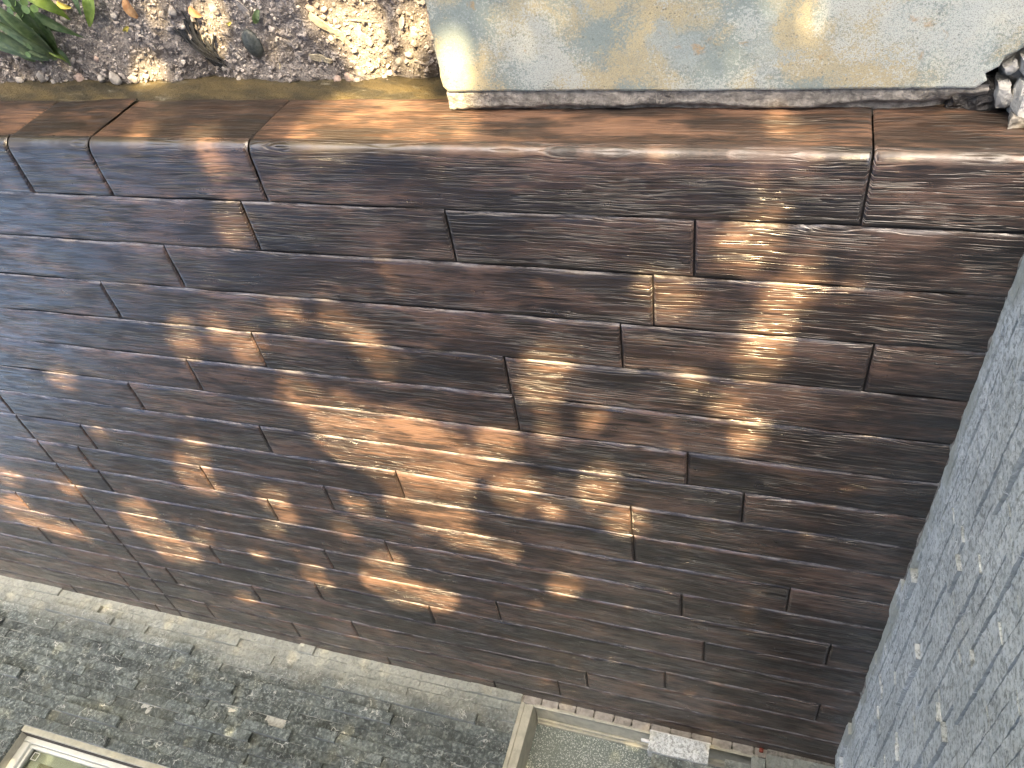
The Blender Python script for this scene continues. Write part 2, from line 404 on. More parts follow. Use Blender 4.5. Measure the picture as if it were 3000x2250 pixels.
# vertical boards of the step face
cuts = row_cuts[0]
for i in range(len(cuts) - 1):
    x0, x1 = cuts[i], cuts[i + 1]
    xs = np.unique(np.concatenate([[x0 + .002, x0 + .005, x0 + .010], np.linspace(x0 + .02, x1 - .02, max(3, int((x1 - x0) / .03))), [x1 - .010, x1 - .005, x1 - .002]]))
    zs = np.array([-.030, -.05, -.09, -.13, -.17, -.20, -.225, -.240, -.2475])
    A, B = np.meshgrid(xs, zs)
    Y = RISER_Y + .0035 * fbm(A * 3, B * 8, 0, 3, i + 40) + .001 * vnoise(A * 25, B * 40, 0, i)
    Y = np.where(B > -.035, RISER_Y, Y)
    Y = Y + .003 * np.clip(1 - np.minimum(A - x0, x1 - A) / .009, 0, 1) ** 1.5
    Bz = B + np.where(B < -.235, .007 * fbm(A * 6, A * 0, 0, 3, 77), 0)
    Y = Y + np.where(B < -.246, .008, 0)
    mesh_obj('riser_board', np.stack([A, Y, Bz], -1).reshape(-1, 3), grid_faces(len(xs), len(zs), flip=False), M_riser, patio, ((x0 + x1) / 2, RISER_Y, -.12), smooth=True)
xs = np.linspace(.6, PX1, 220); zs = np.linspace(-.40, -.225, 9)
A, B = np.meshgrid(xs, zs)
Y = RISER_Y + .007 + .004 * fbm((A + B) * 9, B * 14, 0, 3, 21) - .012 * np.clip((-.24 - B) / .12, 0, 1)
mesh_obj('riser_footing', np.stack([A, Y, B], -1).reshape(-1, 3), grid_faces(len(xs), len(zs)), M_base, patio, (3, RISER_Y, -.3), smooth=True)

# ------------------------------------------------------------------ walkway slab
def prism(poly, z0, z1):
    n = len(poly); v = [(x, y, z0) for x, y in poly] + [(x, y, z1) for x, y in poly]
    f = [tuple(range(n))[::-1], tuple(range(n, 2 * n))] + [(i, (i + 1) % n, (i + 1) % n + n, i + n) for i in range(n)]
    return v, f
poly = [(.80, -3.0), (.785, .30), (.783, .55)]
poly += [(.779 + random.uniform(-.003, .003), y) for y in np.linspace(.58, .765, 9)]
poly += [(x, .778 + .0015 * float(fbm(x * 12, 0, 0, 3, 4))) for x in np.linspace(.765, -.335, 60)]
poly += [(-.352, .762), (-.346, .748), (-.366, .735), (-.372, .716), (-.392, .705), (-.405, .684), (-.43, .672), (-.46, .655), (-.60, .62), (-1.6, .60), (-1.6, -3.0)]
poly = poly[::-1]
import bmesh
bm = bmesh.new()
vv, ff = prism(poly, -.44, -.165)
bv = [bm.verts.new(p) for p in vv]
for q in ff: bm.faces.new([bv[i] for i in q])
bm.normal_update()
top_e = [e for e in bm.edges if all(w.co.z > -.2 for w in e.verts)]
bmesh.ops.bevel(bm, geom=top_e, offset=.006, segments=2, affect='EDGES', profile=.5)
bmesh.ops.triangulate(bm, faces=[q for q in bm.faces if len(q.verts) > 4])
bmesh.ops.recalc_face_normals(bm, faces=bm.faces)
me = bpy.data.meshes.new('walkway'); bm.to_mesh(me); bm.free(); me.materials.append(M_walk)
walk = bpy.data.objects.new('walkway', me); COL.objects.link(walk); tag(walk, kind='structure')
# rough mortar strip filling the gap to the step
xs = np.linspace(-.36, .772, 260); ys = np.linspace(.772, .842, 15)
A, B = np.meshgrid(xs, ys)
t = (B - .775) / .053
Z = -.172 + .0018 * fbm(A * 14, B * 30, 0, 3, 3) + .0022 * fbm(A * 60, B * 60, 0, 2, 8)
dig = np.clip((t - .72 - .22 * fbm(A * 5, A * 0, 0, 3, 12)) / .2, 0, 1); Z = Z - .016 * dig
Z = Z - .008 * np.exp(-((t - .02) / .07) ** 2)
Z = Z - .02 * np.clip((-.22 - A) / .1, 0, 1) * np.clip((t - .2) / .4, 0, 1)
strip = mesh_obj('mortar_strip', np.stack([A, B, Z], -1).reshape(-1, 3), grid_faces(len(xs), len(ys)), M_mortar, walk, (0, 0, 0), smooth=True)

# ------------------------------------------------------------------ split-face stone walls
def stone_mesh(L, H, prot, seed, back=.03, amp=1.0):
    """rough split front at y = -prot (local), x 0..L, z 0..H"""
    nx = max(4, int(L / .0125)); nz = max(4, int(H / .0125) + 1)
    xs = np.linspace(0, L, nx); zs = np.linspace(0, H, nz)
    A, B = np.meshgrid(xs, zs)
    o = seed * 3.71
    d = .0026 * fbm(A * 30 + o, B * 22, o, 3, 3) + .0024 * np.abs(fbm(A * 70 + o + B * 25, B * 40, o, 2, 6)) + .003 * vnoise(A * 7 + o, B * 10, o, 2)
    d = d * amp
    Y = -(prot + d)
    front = np.stack([A, Y, B], -1).reshape(-1, 3); nf = len(front)
    ff = [list(q) for q in grid_faces(nx, nz)]
    idx = np.arange(nf).reshape(nz, nx)
    loop = list(idx[0, :]) + list(idx[1:, -1]) + list(idx[-1, -2::-1]) + list(idx[-2:0:-1, 0])
    vb = [(front[i][0], back, front[i][2]) for i in loop]
    n = len(loop)
    for k in range(n):
        ff.append([loop[(k + 1) % n], loop[k], nf + k, nf + (k + 1) % n])
    return np.concatenate([front, np.array(vb)]), ff

def stone_wall(thing, mat, frame, s0, s1, zmax, visible, skip, seed, extra_name, prots, amp=1.0):
    """frame(local Nx3 with x along wall, y into wall, z up) -> world"""
    rg = random.Random(seed); z = .0; nobj = 0; joined_v = []; joined_f = []; off = 0
    c = 0
    while z < zmax:
        H = rg.choice([.047, .049, .048, .050, .046]); s = s0 - rg.uniform(0, .15)
        while s < s1:
            L = rg.choice([.10, .18, .24, .30, .34, .40, .46]) * rg.uniform(.85, 1.15)
            e = s + L
            a, b = max(s, s0), min(e, s1)
            if s1 - b < .05: b = s1; e = s1 + .01
            prot = rg.choice(prots)
            for (a2, b2) in skip(a, b, z, z + H):
                if b2 - a2 < .012: continue
                V3, F = stone_mesh(b2 - a2 - .0009, H - .0024, prot, rg.random() * 50, .03, amp)
                V3 = V3 + np.array([a2, 0, z]); Wd = frame(V3)
                if visible((a2 + b2) / 2, z) and nobj < 300:
                    ctr = tuple(frame(np.array([[(a2 + b2) / 2, 0, z]]))[0])
                    mesh_obj('stone', Wd, F, mat, thing, ctr); nobj += 1
                else:
                    joined_v.append(Wd); joined_f += [[i + off for i in q] for q in F]; off += len(Wd)
            s = e
        z += H; c += 1
    if joined_v:
        o = mesh_obj(extra_name, np.concatenate(joined_v), joined_f, mat, thing); o['kind'] = 'stuff'
    print('stones', thing.name, nobj, len(joined_f))

WY = 3.69
HX0, HX1 = -.50, 5.0
WIN = (2.15, 3.39, .752, 1.55)           # window opening x0 x1 z0 z1
DOOR = (-.16, .925, 0.0, 2.05)
house = empty('house_wall', (2.2, WY, 0), 'dark grey split-face stone house wall with window and low doorway', 'wall')
def house_skip(a, b, z0, z1):
    out = [(a, b)]
    def cut(lst, c0, c1):
        r = []
        for p, q in lst:
            if q <= c0 or p >= c1: r.append((p, q)); continue
            if p < c0: r.append((p, c0))
            if q > c1: r.append((c1, q))
        return r
    if z1 > WIN[2] + .005 and z0 < WIN[3]: out = cut(out, WIN[0], WIN[1])
    if z0 < DOOR[3]: out = cut(out, -.6, DOOR[1])
    return out
stone_wall(house, M_stone, lambda v: np.stack([v[:, 0], v[:, 1] + WY + .012, v[:, 2]], 1), HX0, HX1, 1.3,
           lambda x, z: z < .30 + (x - .9) * .245 + .08 and x < 4.35, house_skip, 5, 'upper_stones', [.010, .012, .013, .014, .016, .012, .014, .006, .020, .026, .034], 1.0)
M_render = simple('unseen_dark_wall', (.030, .026, .024), .7, 8, .3, 60, .004)  # dark colour added on the unseen walls to keep their reflection dark
for (x0, x1, z0, z1) in [(WIN[1], HX1, -.42, 5.6), (DOOR[1], WIN[0], -.42, 5.6), (WIN[0], WIN[1], -.42, WIN[2]), (WIN[0], WIN[1], WIN[3], 5.6), (HX0 - .3, DOOR[1], DOOR[3], 5.6)]:
    v, f = box(x0, x1, WY + .022, WY + .32, z0, z1)
    mesh_obj('backing_wall', v, f, M_render, house, ((x0 + x1) / 2, WY + .1, z0))
v, f = box(HX1 - .25, HX1, WY + .33, WY + 6, -.42, 5.6); mesh_obj('backing_wall', v, f, M_render, house, (HX1, WY + 3, 0))
v, f = box(HX0 - .3, HX1 + .25, WY - .25, WY + 6.2, 5.61, 5.8); mesh_obj('roof', v, f, M_render, house, (2.2, WY, 5.6))

M_grout = simple('pale_grout', (.46, .47, .44), .9, 60, .4)
for (x0, x1, z0, z1) in [(DOOR[1] + .002, HX1 - .01, .004, WIN[2] - .004), (WIN[1] + .022, HX1 - .01, WIN[2] - .003, 1.29), (DOOR[1] + .002, WIN[0] - .022, WIN[2] - .003, 1.29)]:
    mesh_obj('grout', *box(x0, x1, WY + .0075, WY + .0215, z0, z1), M_grout, house, ((x0 + x1) / 2, WY + .01, z0))
side = empty('side_wall', (-.473, 2.3, 0), 'pale grey-blue split-face stone wall meeting the patio end', 'wall')
# runs along +y; local x -> world y reversed so that the front faces +x
stone_wall(side, M_stone_lit, lambda v: np.stack([-.473 - .008 - v[:, 1], 3.70 - v[:, 0], v[:, 2]], 1), 0.0, 2.80, 1.75,
           lambda s, z: z < .92 * (1 - (2.24 - (3.70 - s - 1.457)) * 0) * min(1.0, (s + .25) / 2.3) + .05, lambda a, b, z0, z1: [(a, b)], 9, 'upper_stones', [.010, .012, .014, .016, .012, .014, .011, .020, .006, .024, .013], .6)
mesh_obj('grout', *box(-.4925, -.4795, .94, 3.69, .004, 1.7), M_grout, side, (-.48, 2.3, 0))
v, f = box(-.80, -.493, .93, 4.2, -.42, 3.0); mesh_obj('backing_wall', v, f, M_render, side, (-.6, 2.4, 0))
# mortar fillet where the wall meets the patio
ys = np.linspace(.84, 3.68, 700); prof = [(-.492, .020), (-.478, .014), (-.473, .008), (-.468, .002), (-.465, -.004)]
V3 = []
for (px_, pz_) in prof:
    k = .0045 * np.clip(fbm(ys * 14, ys * 0, px_ * 30, 4, 6), -.8, 1.3) + .014 * np.clip(fbm(ys * 4.3, ys * 0, 3, 3, 8) - .75, 0, 1)
    V3.append(np.stack([px_ + k * (1 if px_ > -.48 else 0), ys, pz_ + .004 * fbm(ys * 30, ys * 0, px_ * 50, 2, 2)], -1))
V3 = np.concatenate(V3)
mesh_obj('mortar_fillet', V3, grid_faces(len(ys), len(prof), flip=True), M_mortar, side, (-.47, 2.3, 0), smooth=True)

# ------------------------------------------------------------------ window
def part_mesh(name, parent, b, m, bev=.003):
    v, f = box(*b, bev); return mesh_obj(name, v, f, m, parent, ((b[0] + b[1]) / 2, (b[2] + b[3]) / 2, b[4]))
win = part_mesh('window', house, (WIN[0] - .01, WIN[1], WY + .006, WY + .185, WIN[2] - .03, WIN[2] - .002), M_frame)
def framebar(name, x0, x1, y0, y1, z0, z1, m, par, bev=.004):
    v, f = box(x0, x1, y0, y1, z0, z1, bev); return mesh_obj(name, v, f, m, par_fix(par), wloc(par, (x0 + x1) / 2, (y0 + y1) / 2, z0))
def par_fix(p): return p
def wloc(p, x, y, z): return (x, y, z)
def sub(name, verts, faces, m, par, smooth=False):
    """mesh in world coordinates under a part that is itself parented"""
    wl = Vector((0, 0, 0)); q = par
    while q is not None: wl += q.location; q = q.parent
    me = bpy.data.meshes.new(name)
    me.from_pydata((np.asarray(verts, float) - np.array(wl)).tolist(), [], [tuple(int(i) for i in t) for t in faces]); me.update()
    if smooth: me.polygons.foreach_set('use_smooth', [True] * len(me.polygons))
    me.materials.append(m); o = bpy.data.objects.new(name, me); COL.objects.link(o); o.parent = par; return o
x0, x1, z0, z1 = WIN
fy = WY + .065
for (n, b) in [('jamb', (x1 - .001, x1 + .02, WY + .020, fy + .12, z0 - .03, z1)), ('jamb', (x0 - .02, x0 + .001, WY + .02, fy + .12, z0, z1))]:
    sub(n, *box(*b, .002), M_frame, win)
fw = .026
for (n, b) in [('frame', (x0 + .002, x1 - .002, fy, fy + .06, z0, z0 + fw)), ('frame', (x1 - .045, x1 - .002, fy + .001, fy + .061, z0 + fw + .001, z1)), ('frame', (x0 + .002, x0 + .045, fy + .001, fy + .061, z0 + fw + .001, z1)),
               ('sash', (x0 + .046, x1 - .046, fy + .016, fy + .05, z0 + fw + .002, z0 + fw + .018)), ('sash', (x1 - .062, x1 - .046, fy + .017, fy + .051, z0 + fw + .019, z1))]:
    sub(n, *box(*b, .003), M_trimw, win)
s = NT('window_glass'); M_glass = s.m
tb = s.n('BsdfTransparent'); gb = s.n('BsdfGlossy'); gb.inputs['Roughness'].default_value = .03; fr = s.n('Fresnel'); fr.inputs[0].default_value = 1.5; mx = s.n('MixShader')
tb.inputs[0].default_value = (.88, .92, .90, 1); s.l(fr.outputs[0], mx.inputs[0]); s.l(tb.outputs[0], mx.inputs[1]); s.l(gb.outputs[0], mx.inputs[2]); s.l(mx.outputs[0], s.out.inputs[0])
sub('pane', *box(x0 + .05, x1 - .055, fy + .030, fy + .034, z0 + fw + .01, z1), M_glass, win)
# sticker outline in the lower corner of the pane
sx, sz = x1 - .082, z0 + fw + .028
for b in [(sx - .034, sx, sz, sz + .003), (sx - .034, sx, sz + .034, sz + .037), (sx - .034, sx - .031, sz + .0035, sz + .0335), (sx - .003, sx, sz + .0035, sz + .0335)]:
    sub('corner_mark', *box(b[0], b[1], fy + .0275, fy + .0292, b[2], b[3]), M_trimw, win)
M_refl_grey = simple('reflected_grey', (.40, .43, .43), .7); M_dark = simple('brown_blind', (.11, .10, .085), .5, 14, .3); M_orange = simple('reflected_orange', (.50, .20, .06), .45, 30, .3)  # grey border and orange slats stand in for reflections in the pane
by = fy + .062
sub('reflected_ledge', *box(x0 + .03, x1 - .03, by, by + .012, z0 + .026, z0 + .088, .002), M_refl_grey, win)
sub('reflected_ledge', *box(x1 - .118, x1 - .03, by + .0005, by + .012, z0 + .089, z1), M_refl_grey, win)
sub('blind', *box(x0, x1 - .05, by + .016, by + .024, z0 + .03, z1 + .1), M_dark, win)
for px in ((97, 2228), (212, 2246), (330, 2249)):
    q = on_plane(px, 1, by + .012)[0]; sub('reflected_slat', *box(q - .011, q + .011, by + .004, by + .0145, z0 + .0885, z1 + .05, .002), M_orange, win)

# ------------------------------------------------------------------ doorway with sill, bricks and stones
dx0, dx1 = -.155, .862
door = part_mesh('doorway', house, (dx0, dx1 - .002, WY - .004, WY + .185, .012, .036), M_frame)
sub('sill_lip', *box(dx0, dx1 - .003, WY - .010, WY + .004, .030, .046, .003), M_frame, door)
sub('track', *box(dx0, dx1 - .004, WY + .148, WY + .166, .0365, .056, .003), M_frame, door)
sub('track', *box(dx0, dx1 - .004, WY + .125, WY + .133, .0365, .048, .002), M_frame, door)
for (a, b, y) in [(.862, .885, -.004), (.8855, .905, .003), (.9055, .926, -.001)]:
    sub('jamb', *box(a, b, WY + y, WY + .21, .0, 2.05, .002), M_frame, door)
s = NT('splattered_panel'); P = s.pos()
vsp = s.vor(s.vm('MULTIPLY', P, (1.0, 1.0, 1.6)), 95.0).outputs['Distance']
msk = s.math('MULTIPLY', s.ramp(vsp, .18, .34, 1.0, 0.0), s.ramp(s.noise(P, 6.0, 3), .32, .5))
vs2 = s.ramp(s.noise(s.vm('MULTIPLY', P, (1, 1, .55)), 230.0, 3, .6), .56, .66)
msk = s.math('MAXIMUM', msk, s.math('MULTIPLY', vs2, .75))
col = s.mix(msk, s.mix(s.noise(P, 3.0, 2), (.13, .16, .15), (.20, .235, .22)), (.62, .66, .63))
M_panel = s.fin(col, s.math('ADD', .18, s.math('MULTIPLY', msk, .5)))
sub('panel', *box(dx0, dx1 - .001, WY + .168, WY + .176, .02, 2.05), M_panel, door)
# course of small bricks below the sill
bx = .918; kk = 0
while bx > -.17:
    w = random.uniform(.082, .094)
    V3, F = stone_mesh(w - .007, .040, .004, kk * 1.3, .05)
    V3 = V3 * np.array([1, .75, 1]) + np.array([bx - w, WY - .006, -.004])
    mesh_obj('brick', V3, F, M_brick, house, (bx - w / 2, WY, 0)); bx -= w; kk += 1
sub('mortar_bed', *box(-.19, .922, WY - .004, WY + .03, -.01, .031), M_mortar, door)
sub('mortar_bed', *box(-.49, -.192, WY - .022, WY + .03, -.01, .0285), M_mortar, door)
# veneer stones hanging over the end of the sill
def wall_stone(x0, x1, y, z0, z1, seed, m=M_stone, prot=.012):
    V3, F = stone_mesh(x1 - x0, z1 - z0, prot, seed, .055)
    mesh_obj('stone', V3 + np.array([x0, y, z0]), F, m, house, ((x0 + x1) / 2, y, z0))
wall_stone(.048, .306, WY - .050, .052, .140, 3.1, M_stone_lit); wall_stone(-.02, .285, WY - .038, .1415, .205, 7.7)
wall_stone(.03, .30, WY - .046, .2065, .262, 4.7); wall_stone(-.125, -.022, WY - .02, .088, .160, 5.9)
wall_stone(-.185, -.128, WY - .038, .056, .21, 9.2); wall_stone(-.30, -.188, WY - .03, .03, .085, 1.4); wall_stone(-.46, -.302, WY - .03, .02, .085, 2.2)
wall_stone(-.47, -.19, WY - .03, .0865, .15, 12.2)
sub('caulk', *box(.045, .310, WY - .058, WY - .040, .044, .0525, .003), M_caulk, door)
sub('caulk', *box(.300, .345, WY - .030, WY - .012, .078, .092, .005), M_caulk, door)
v, f = box(-.50, -.14, WY + .02, WY + .3, -.4, 2.05); mesh_obj('backing_wall', v, f, M_render, house, (-.3, WY + .1, 0))
M_red = simple('red_plastic', (.20, .035, .02), .5)
rp = mesh_obj('plastic_cap', *box(-.176, -.158, WY - .024, WY - .010, .0, .018, .004), M_red, None, (-.164, WY - .015, 0))
tag(rp, 'small red plastic piece lying beside the doorway bricks', 'plastic piece')

# ------------------------------------------------------------------ rocks, pebbles, chips, leaves on the soil
def ico():
    t = (1 + 5 ** .5) / 2
    v = np.array([(-1, t, 0), (1, t, 0), (-1, -t, 0), (1, -t, 0), (0, -1, t), (0, 1, t), (0, -1, -t), (0, 1, -t), (t, 0, -1), (t, 0, 1), (-t, 0, -1), (-t, 0, 1)]) / math.hypot(1, t)
    f = [(0, 11, 5), (0, 5, 1), (0, 1, 7), (0, 7, 10), (0, 10, 11), (1, 5, 9), (5, 11, 4), (11, 10, 2), (10, 7, 6), (7, 1, 8), (3, 9, 4), (3, 4, 2), (3, 2, 6), (3, 6, 8), (3, 8, 9), (4, 9, 5), (2, 4, 11), (6, 2, 10), (8, 6, 7), (9, 8, 1)]
    return v, f
IV, IF = ico()
def subdiv(v, f):
    v = [tuple(p) for p in v]; cache = {}; nf = []
    def mid(a, b):
        k = (min(a, b), max(a, b))
        if k not in cache:
            p = np.array(v[a]) + np.array(v[b]); p /= np.linalg.norm(p); v.append(tuple(p)); cache[k] = len(v) - 1
        return cache[k]
    for a, b, c in f:
        ab, bc, ca = mid(a, b), mid(b, c), mid(c, a); nf += [(a, ab, ca), (b, bc, ab), (c, ca, bc), (ab, bc, ca)]
    return np.array(v), nf
IV2, IF2 = subdiv(IV, IF); IV3, IF3 = subdiv(IV2, IF2)
def rock(name, c, size, seed, m, fine=False, amp=.28, rotz=0.0):
    v, f = (IV3, IF3) if fine else (IV2, IF2)
    d = 1 + amp * fbm(v[:, 0] * 1.6 + seed, v[:, 1] * 1.6, v[:, 2] * 1.6 + seed, 3, 2)
    p = v * d[:, None] * np.array(size)
    cz, sz_ = math.cos(rotz), math.sin(rotz); p = np.stack([p[:, 0] * cz - p[:, 1] * sz_, p[:, 0] * sz_ + p[:, 1] * cz, p[:, 2]], 1)
    return mesh_obj(name, p + np.array(c), f, m, None, tuple(c), smooth=fine)
# uncountable grit
n = 15000
gxp = rng.uniform(.79, 2.75, n); gyp = rng.uniform(.25, .822, n)
gs = np.abs(rng.normal(0, 1, n)) ** 1.6 * .0018 + .0011; gs = np.minimum(gs, .0068)
keep = ~((gxp < .80)); gxp, gyp, gs = gxp[keep], gyp[keep], gs[keep]; n = len(gxp)
gz = soil_h(gxp, gyp) + gs * .3
base = IV[None] * (1 + .3 * rng.normal(0, 1, (n, 12, 1)).clip(-1, 1)) * gs[:, None, None] * rng.uniform(.6, 1.5, (n, 1, 3))
verts = (base + np.stack([gxp, gyp, gz], 1)[:, None]).reshape(-1, 3)
faces = (np.array(IF)[None] + (np.arange(n) * 12)[:, None, None]).reshape(-1, 3)
grit = mesh_obj('soil_grit', verts, faces, M_grit); tag(grit, 'loose grey grit and crumbs scattered over the soil', 'grit', kind='stuff')

M_peb = simple('pale_pebble', (.40, .37, .33), .8, 60, .4, 120, .002)
M_peb2 = simple('pink_pebble', (.45, .34, .28), .8, 60, .3, 120, .002)
def soil_pt(px, lift=0.0):
    p = on_plane(px, 2, -.35); return np.array([p[0], p[1], float(soil_h(np.array(p[0]), np.array(p[1]))) + lift])
for i, (px, r_, m) in enumerate([((228, 232), .015, M_peb2), ((120, 228), .016, M_peb), ((160, 243), .011, M_peb), ((60, 235), .012, M_peb), ((300, 228), .013, M_peb), ((345, 225), .018, M_peb), ((395, 228), .014, M_peb),
        ((195, 247), .008, M_peb), ((185, 247), .008, M_peb), ((430, 222), .010, M_peb), ((283, 172), .009, M_peb2), ((505, 35), .013, M_peb), ((905, 28), .010, M_peb2), ((948, 30), .008, M_peb2), ((990, 235), .012, M_peb2), ((1025, 228), .013, M_peb2),
        ((1050, 235), .010, M_peb), ((1170, 180), .010, M_peb), ((1150, 140), .009, M_peb), ((335, 47), .010, M_peb), ((185, 58), .011, M_peb), ((1130, 232), .009, M_peb), ((652, 205), .008, M_peb), ((700, 232), .007, M_peb), ((1215, 100), .010, M_peb), ((1200, 160), .009, M_peb)]):
    o = rock('pebble', soil_pt(px, r_ * .3), (r_ * 1.15, r_ * .9, r_ * .7), i * 2.3, m, True, .22, i)
    kind_ = 'pinkish rounded pebble' if m is M_peb2 else ('larger pale grey pebble' if r_ > .0115 else 'small pale grey pebble')
    where_ = 'against the foot of the brown step' if px[1] > 215 else ('beside the concrete walkway' if px[0] > 1100 else 'out on the open soil')
    tag(o, kind_ + ' ' + where_, 'pebble', kind_ + 's ' + where_)
M_black = simple('dark_stone', (.028, .034, .032), .45, 140, .5, 200, .001, c2=(.07, .08, .075))
tag(rock('dark_stone', soil_pt((740, 128), .004), (.027, .040, .014), 4.2, M_black, True, .06, .25), 'dark oval speckled stone lying in the soil', 'stone')

def shard(name, px, L, W, T, ang, m, seed, lift=.004, taper=.35):
    """flat tapering sliver with thickness, lying on the soil"""
    c = soil_pt(px, lift); k = 9
    t = np.linspace(-.5, .5, k); wv = W * (1 - taper * np.abs(t * 2) ** 2) * (1 + .25 * vnoise(t * 9 + seed, t * 0, 0, 3))
    cz = .004 * vnoise(t * 3 + seed, t * 0, 1, 5)
    vs_ = []
    for s_ in (0, 1):
        for sgn in (-.5, .5):
            vs_.append(np.stack([t * L, sgn * wv, cz + s_ * T + .12 * sgn * W], 1))
    v = np.concatenate(vs_); f = []
    for i in range(k - 1):
        a, b, c_, d = i, k + i, 2 * k + i, 3 * k + i
        f += [(a, b, b + 1, a + 1), (c_, c_ + 1, d + 1, d), (a, a + 1, c_ + 1, c_), (b, d, d + 1, b + 1)]
    f += [(0, 2 * k, 3 * k, k), (k - 1, 2 * k - 1, 4 * k - 1, 3 * k - 1)]
    ca, sa = math.cos(ang), math.sin(ang)
    v = np.stack([v[:, 0] * ca - v[:, 1] * sa, v[:, 0] * sa + v[:, 1] * ca, v[:, 2]], 1) + c
    return mesh_obj(name, v, f, m, None, tuple(c))
M_chip = simple('wood_chip', (.42, .37, .26), .8, 80, .3, 200, .002); M_chip2 = simple('grey_chip', (.34, .31, .28), .85, 80, .35, 200, .002)
chips = [((940, 172), .065, .016, 2.9, M_chip), ((965, 85), .12, .020, 2.45, M_chip), ((1065, 110), .055, .020, 2.35, M_chip2), ((1120, 100), .035, .016, 2.2, M_chip2), ((990, 95), .045, .016, 2.6, M_chip), ((620, 20), .045, .022, 2.0, M_chip2),
         ((1140, 25), .040, .014, 2.2, M_chip2), ((405, 148), .026, .006, 2.6, M_chip2), ((880, 155), .03, .012, 3.3, M_chip2), ((715, 22), .040, .020, 2.1, M_chip2), ((845, 125), .03, .010, 2.5, M_chip2), ((1240, 178), .045, .005, 2.9, M_chip2),
         ((1110, 235), .07, .003, .2, M_chip2), ((1060, 218), .05, .0025, 2.7, M_chip2), ((880, 60), .04, .005, 2.9, M_chip2), ((510, 85), .05, .005, 2.2, M_chip2), ((1180, 60), .03, .013, 1.2, M_chip2), ((330, 190), .04, .003, 1.2, M_chip2), ((680, 140), .05, .004, 2.2, M_chip2),
         ((1045, 60), .12, .004, 3.05, M_chip), ((1090, 200), .03, .008, .6, M_chip), ((820, 190), .02, .004, 1.4, M_chip)]
for i, (px, L, W, a, m) in enumerate(chips):
    twig = W <= .0061
    o = shard('twig' if twig else 'wood_chip', px, L, W, min(.005, W * .4), a, m, i * 1.7)
    if i == 0: tag(o, 'short thick straw-coloured wood chip lying near the step', 'wood chip')
    elif i == 1: tag(o, 'long pointed straw-coloured bark sliver on the soil', 'wood chip')
    else:
        kd_ = ('long thin straw-yellow twig' if L > .1 else 'tiny straw-yellow splinter' if L < .025 else 'thin grey twig') if twig else ('broad straw-yellow wood chip' if m is M_chip else 'weathered grey wood chip')
        wh_ = 'against the foot of the brown step' if px[1] > 195 else ('near the concrete walkway' if px[0] > 1000 else 'by the charred roots' if px[0] < 640 else 'around the dark oval stone')
        tag(o, kd_ + ' lying ' + wh_, 'twig' if twig else 'wood chip', kd_ + 's ' + wh_)

def leaf_strip(pts, w, up=(0, 0, 1), fold=.25, twist=0.0, k=12):
    """blade along a quadratic path: pts = start, control, end (world)"""
    a, b, c = [np.array(p, float) for p in pts]; t = np.linspace(0, 1, k)[:, None]
    q = (1 - t) ** 2 * a + 2 * t * (1 - t) * b + t ** 2 * c
    d = np.gradient(q, axis=0); d /= np.linalg.norm(d, axis=1)[:, None]
    sd_ = np.cross(d, np.array(up)); sd_ /= np.linalg.norm(sd_, axis=1)[:, None] + 1e-9
    nn = np.cross(sd_, d)
    tt = t[:, 0]; wd = w * np.clip(np.sin(np.pi * (tt * .92 + .06)) ** .65, .04, 1) * (1 - .25 * tt)
    ang = twist * tt
    s2 = sd_ * np.cos(ang)[:, None] + nn * np.sin(ang)[:, None]; n2 = np.cross(s2, d)
    V_ = []
    for j, kf in enumerate((-.5, -.25, 0, .25, .5)):
        V_.append(q + s2 * (kf * wd)[:, None] + n2 * (abs(kf) * fold * wd)[:, None])
    V_ = np.stack(V_, 1).reshape(-1, 3)
    return V_, grid_faces(5, k)
def leaf_material(name, c1, c2, dry=False):
    s = NT(name); P = s.pos(); r = s.rnd()
    col = s.mix(s.ramp(s.noise(P, 40, 4, .65), .35, .65), c1, c2)
    val = s.math('ADD', s.math('MULTIPLY', r, .6), .7); col = s.mix(1.0, col, s.comb(val, val, val), 'MULTIPLY')
    st = s.noise(s.vm('MULTIPLY', P, (60, 260, 260)), 1.0, 3)
    s.fin(col, .42 if not dry else .8, s.bump(st, .0012), IOR=1.45)
    tr = s.n('BsdfTranslucent'); s.put(tr.inputs[0], s.mix(1.0, col, (1.2, 1.5, .5), 'MULTIPLY')); mx = s.n('MixShader'); mx.inputs[0].default_value = .25
    s.l(s.b.outputs[0], mx.inputs[1]); s.l(tr.outputs[0], mx.inputs[2]); s.l(mx.outputs[0], s.out.inputs[0]); return s.m
M_leaf = leaf_material('strap_leaf', (.095, .15, .075), (.16, .22, .115)); M_leaf2 = leaf_material('bright_leaf', (.20, .30, .05), (.28, .38, .09))
M_clover = leaf_material('clover_leaf', (.12, .20, .08), (.18, .27, .10)); M_dry = leaf_material('dry_leaf', (.30, .15, .07), (.42, .26, .14), True); M_yel = leaf_material('yellow_leaf', (.45, .38, .08), (.55, .48, .14), True)
M_burnt = simple('charred_fibre', (.022, .024, .026), .75, 90, .5, 150, .002)

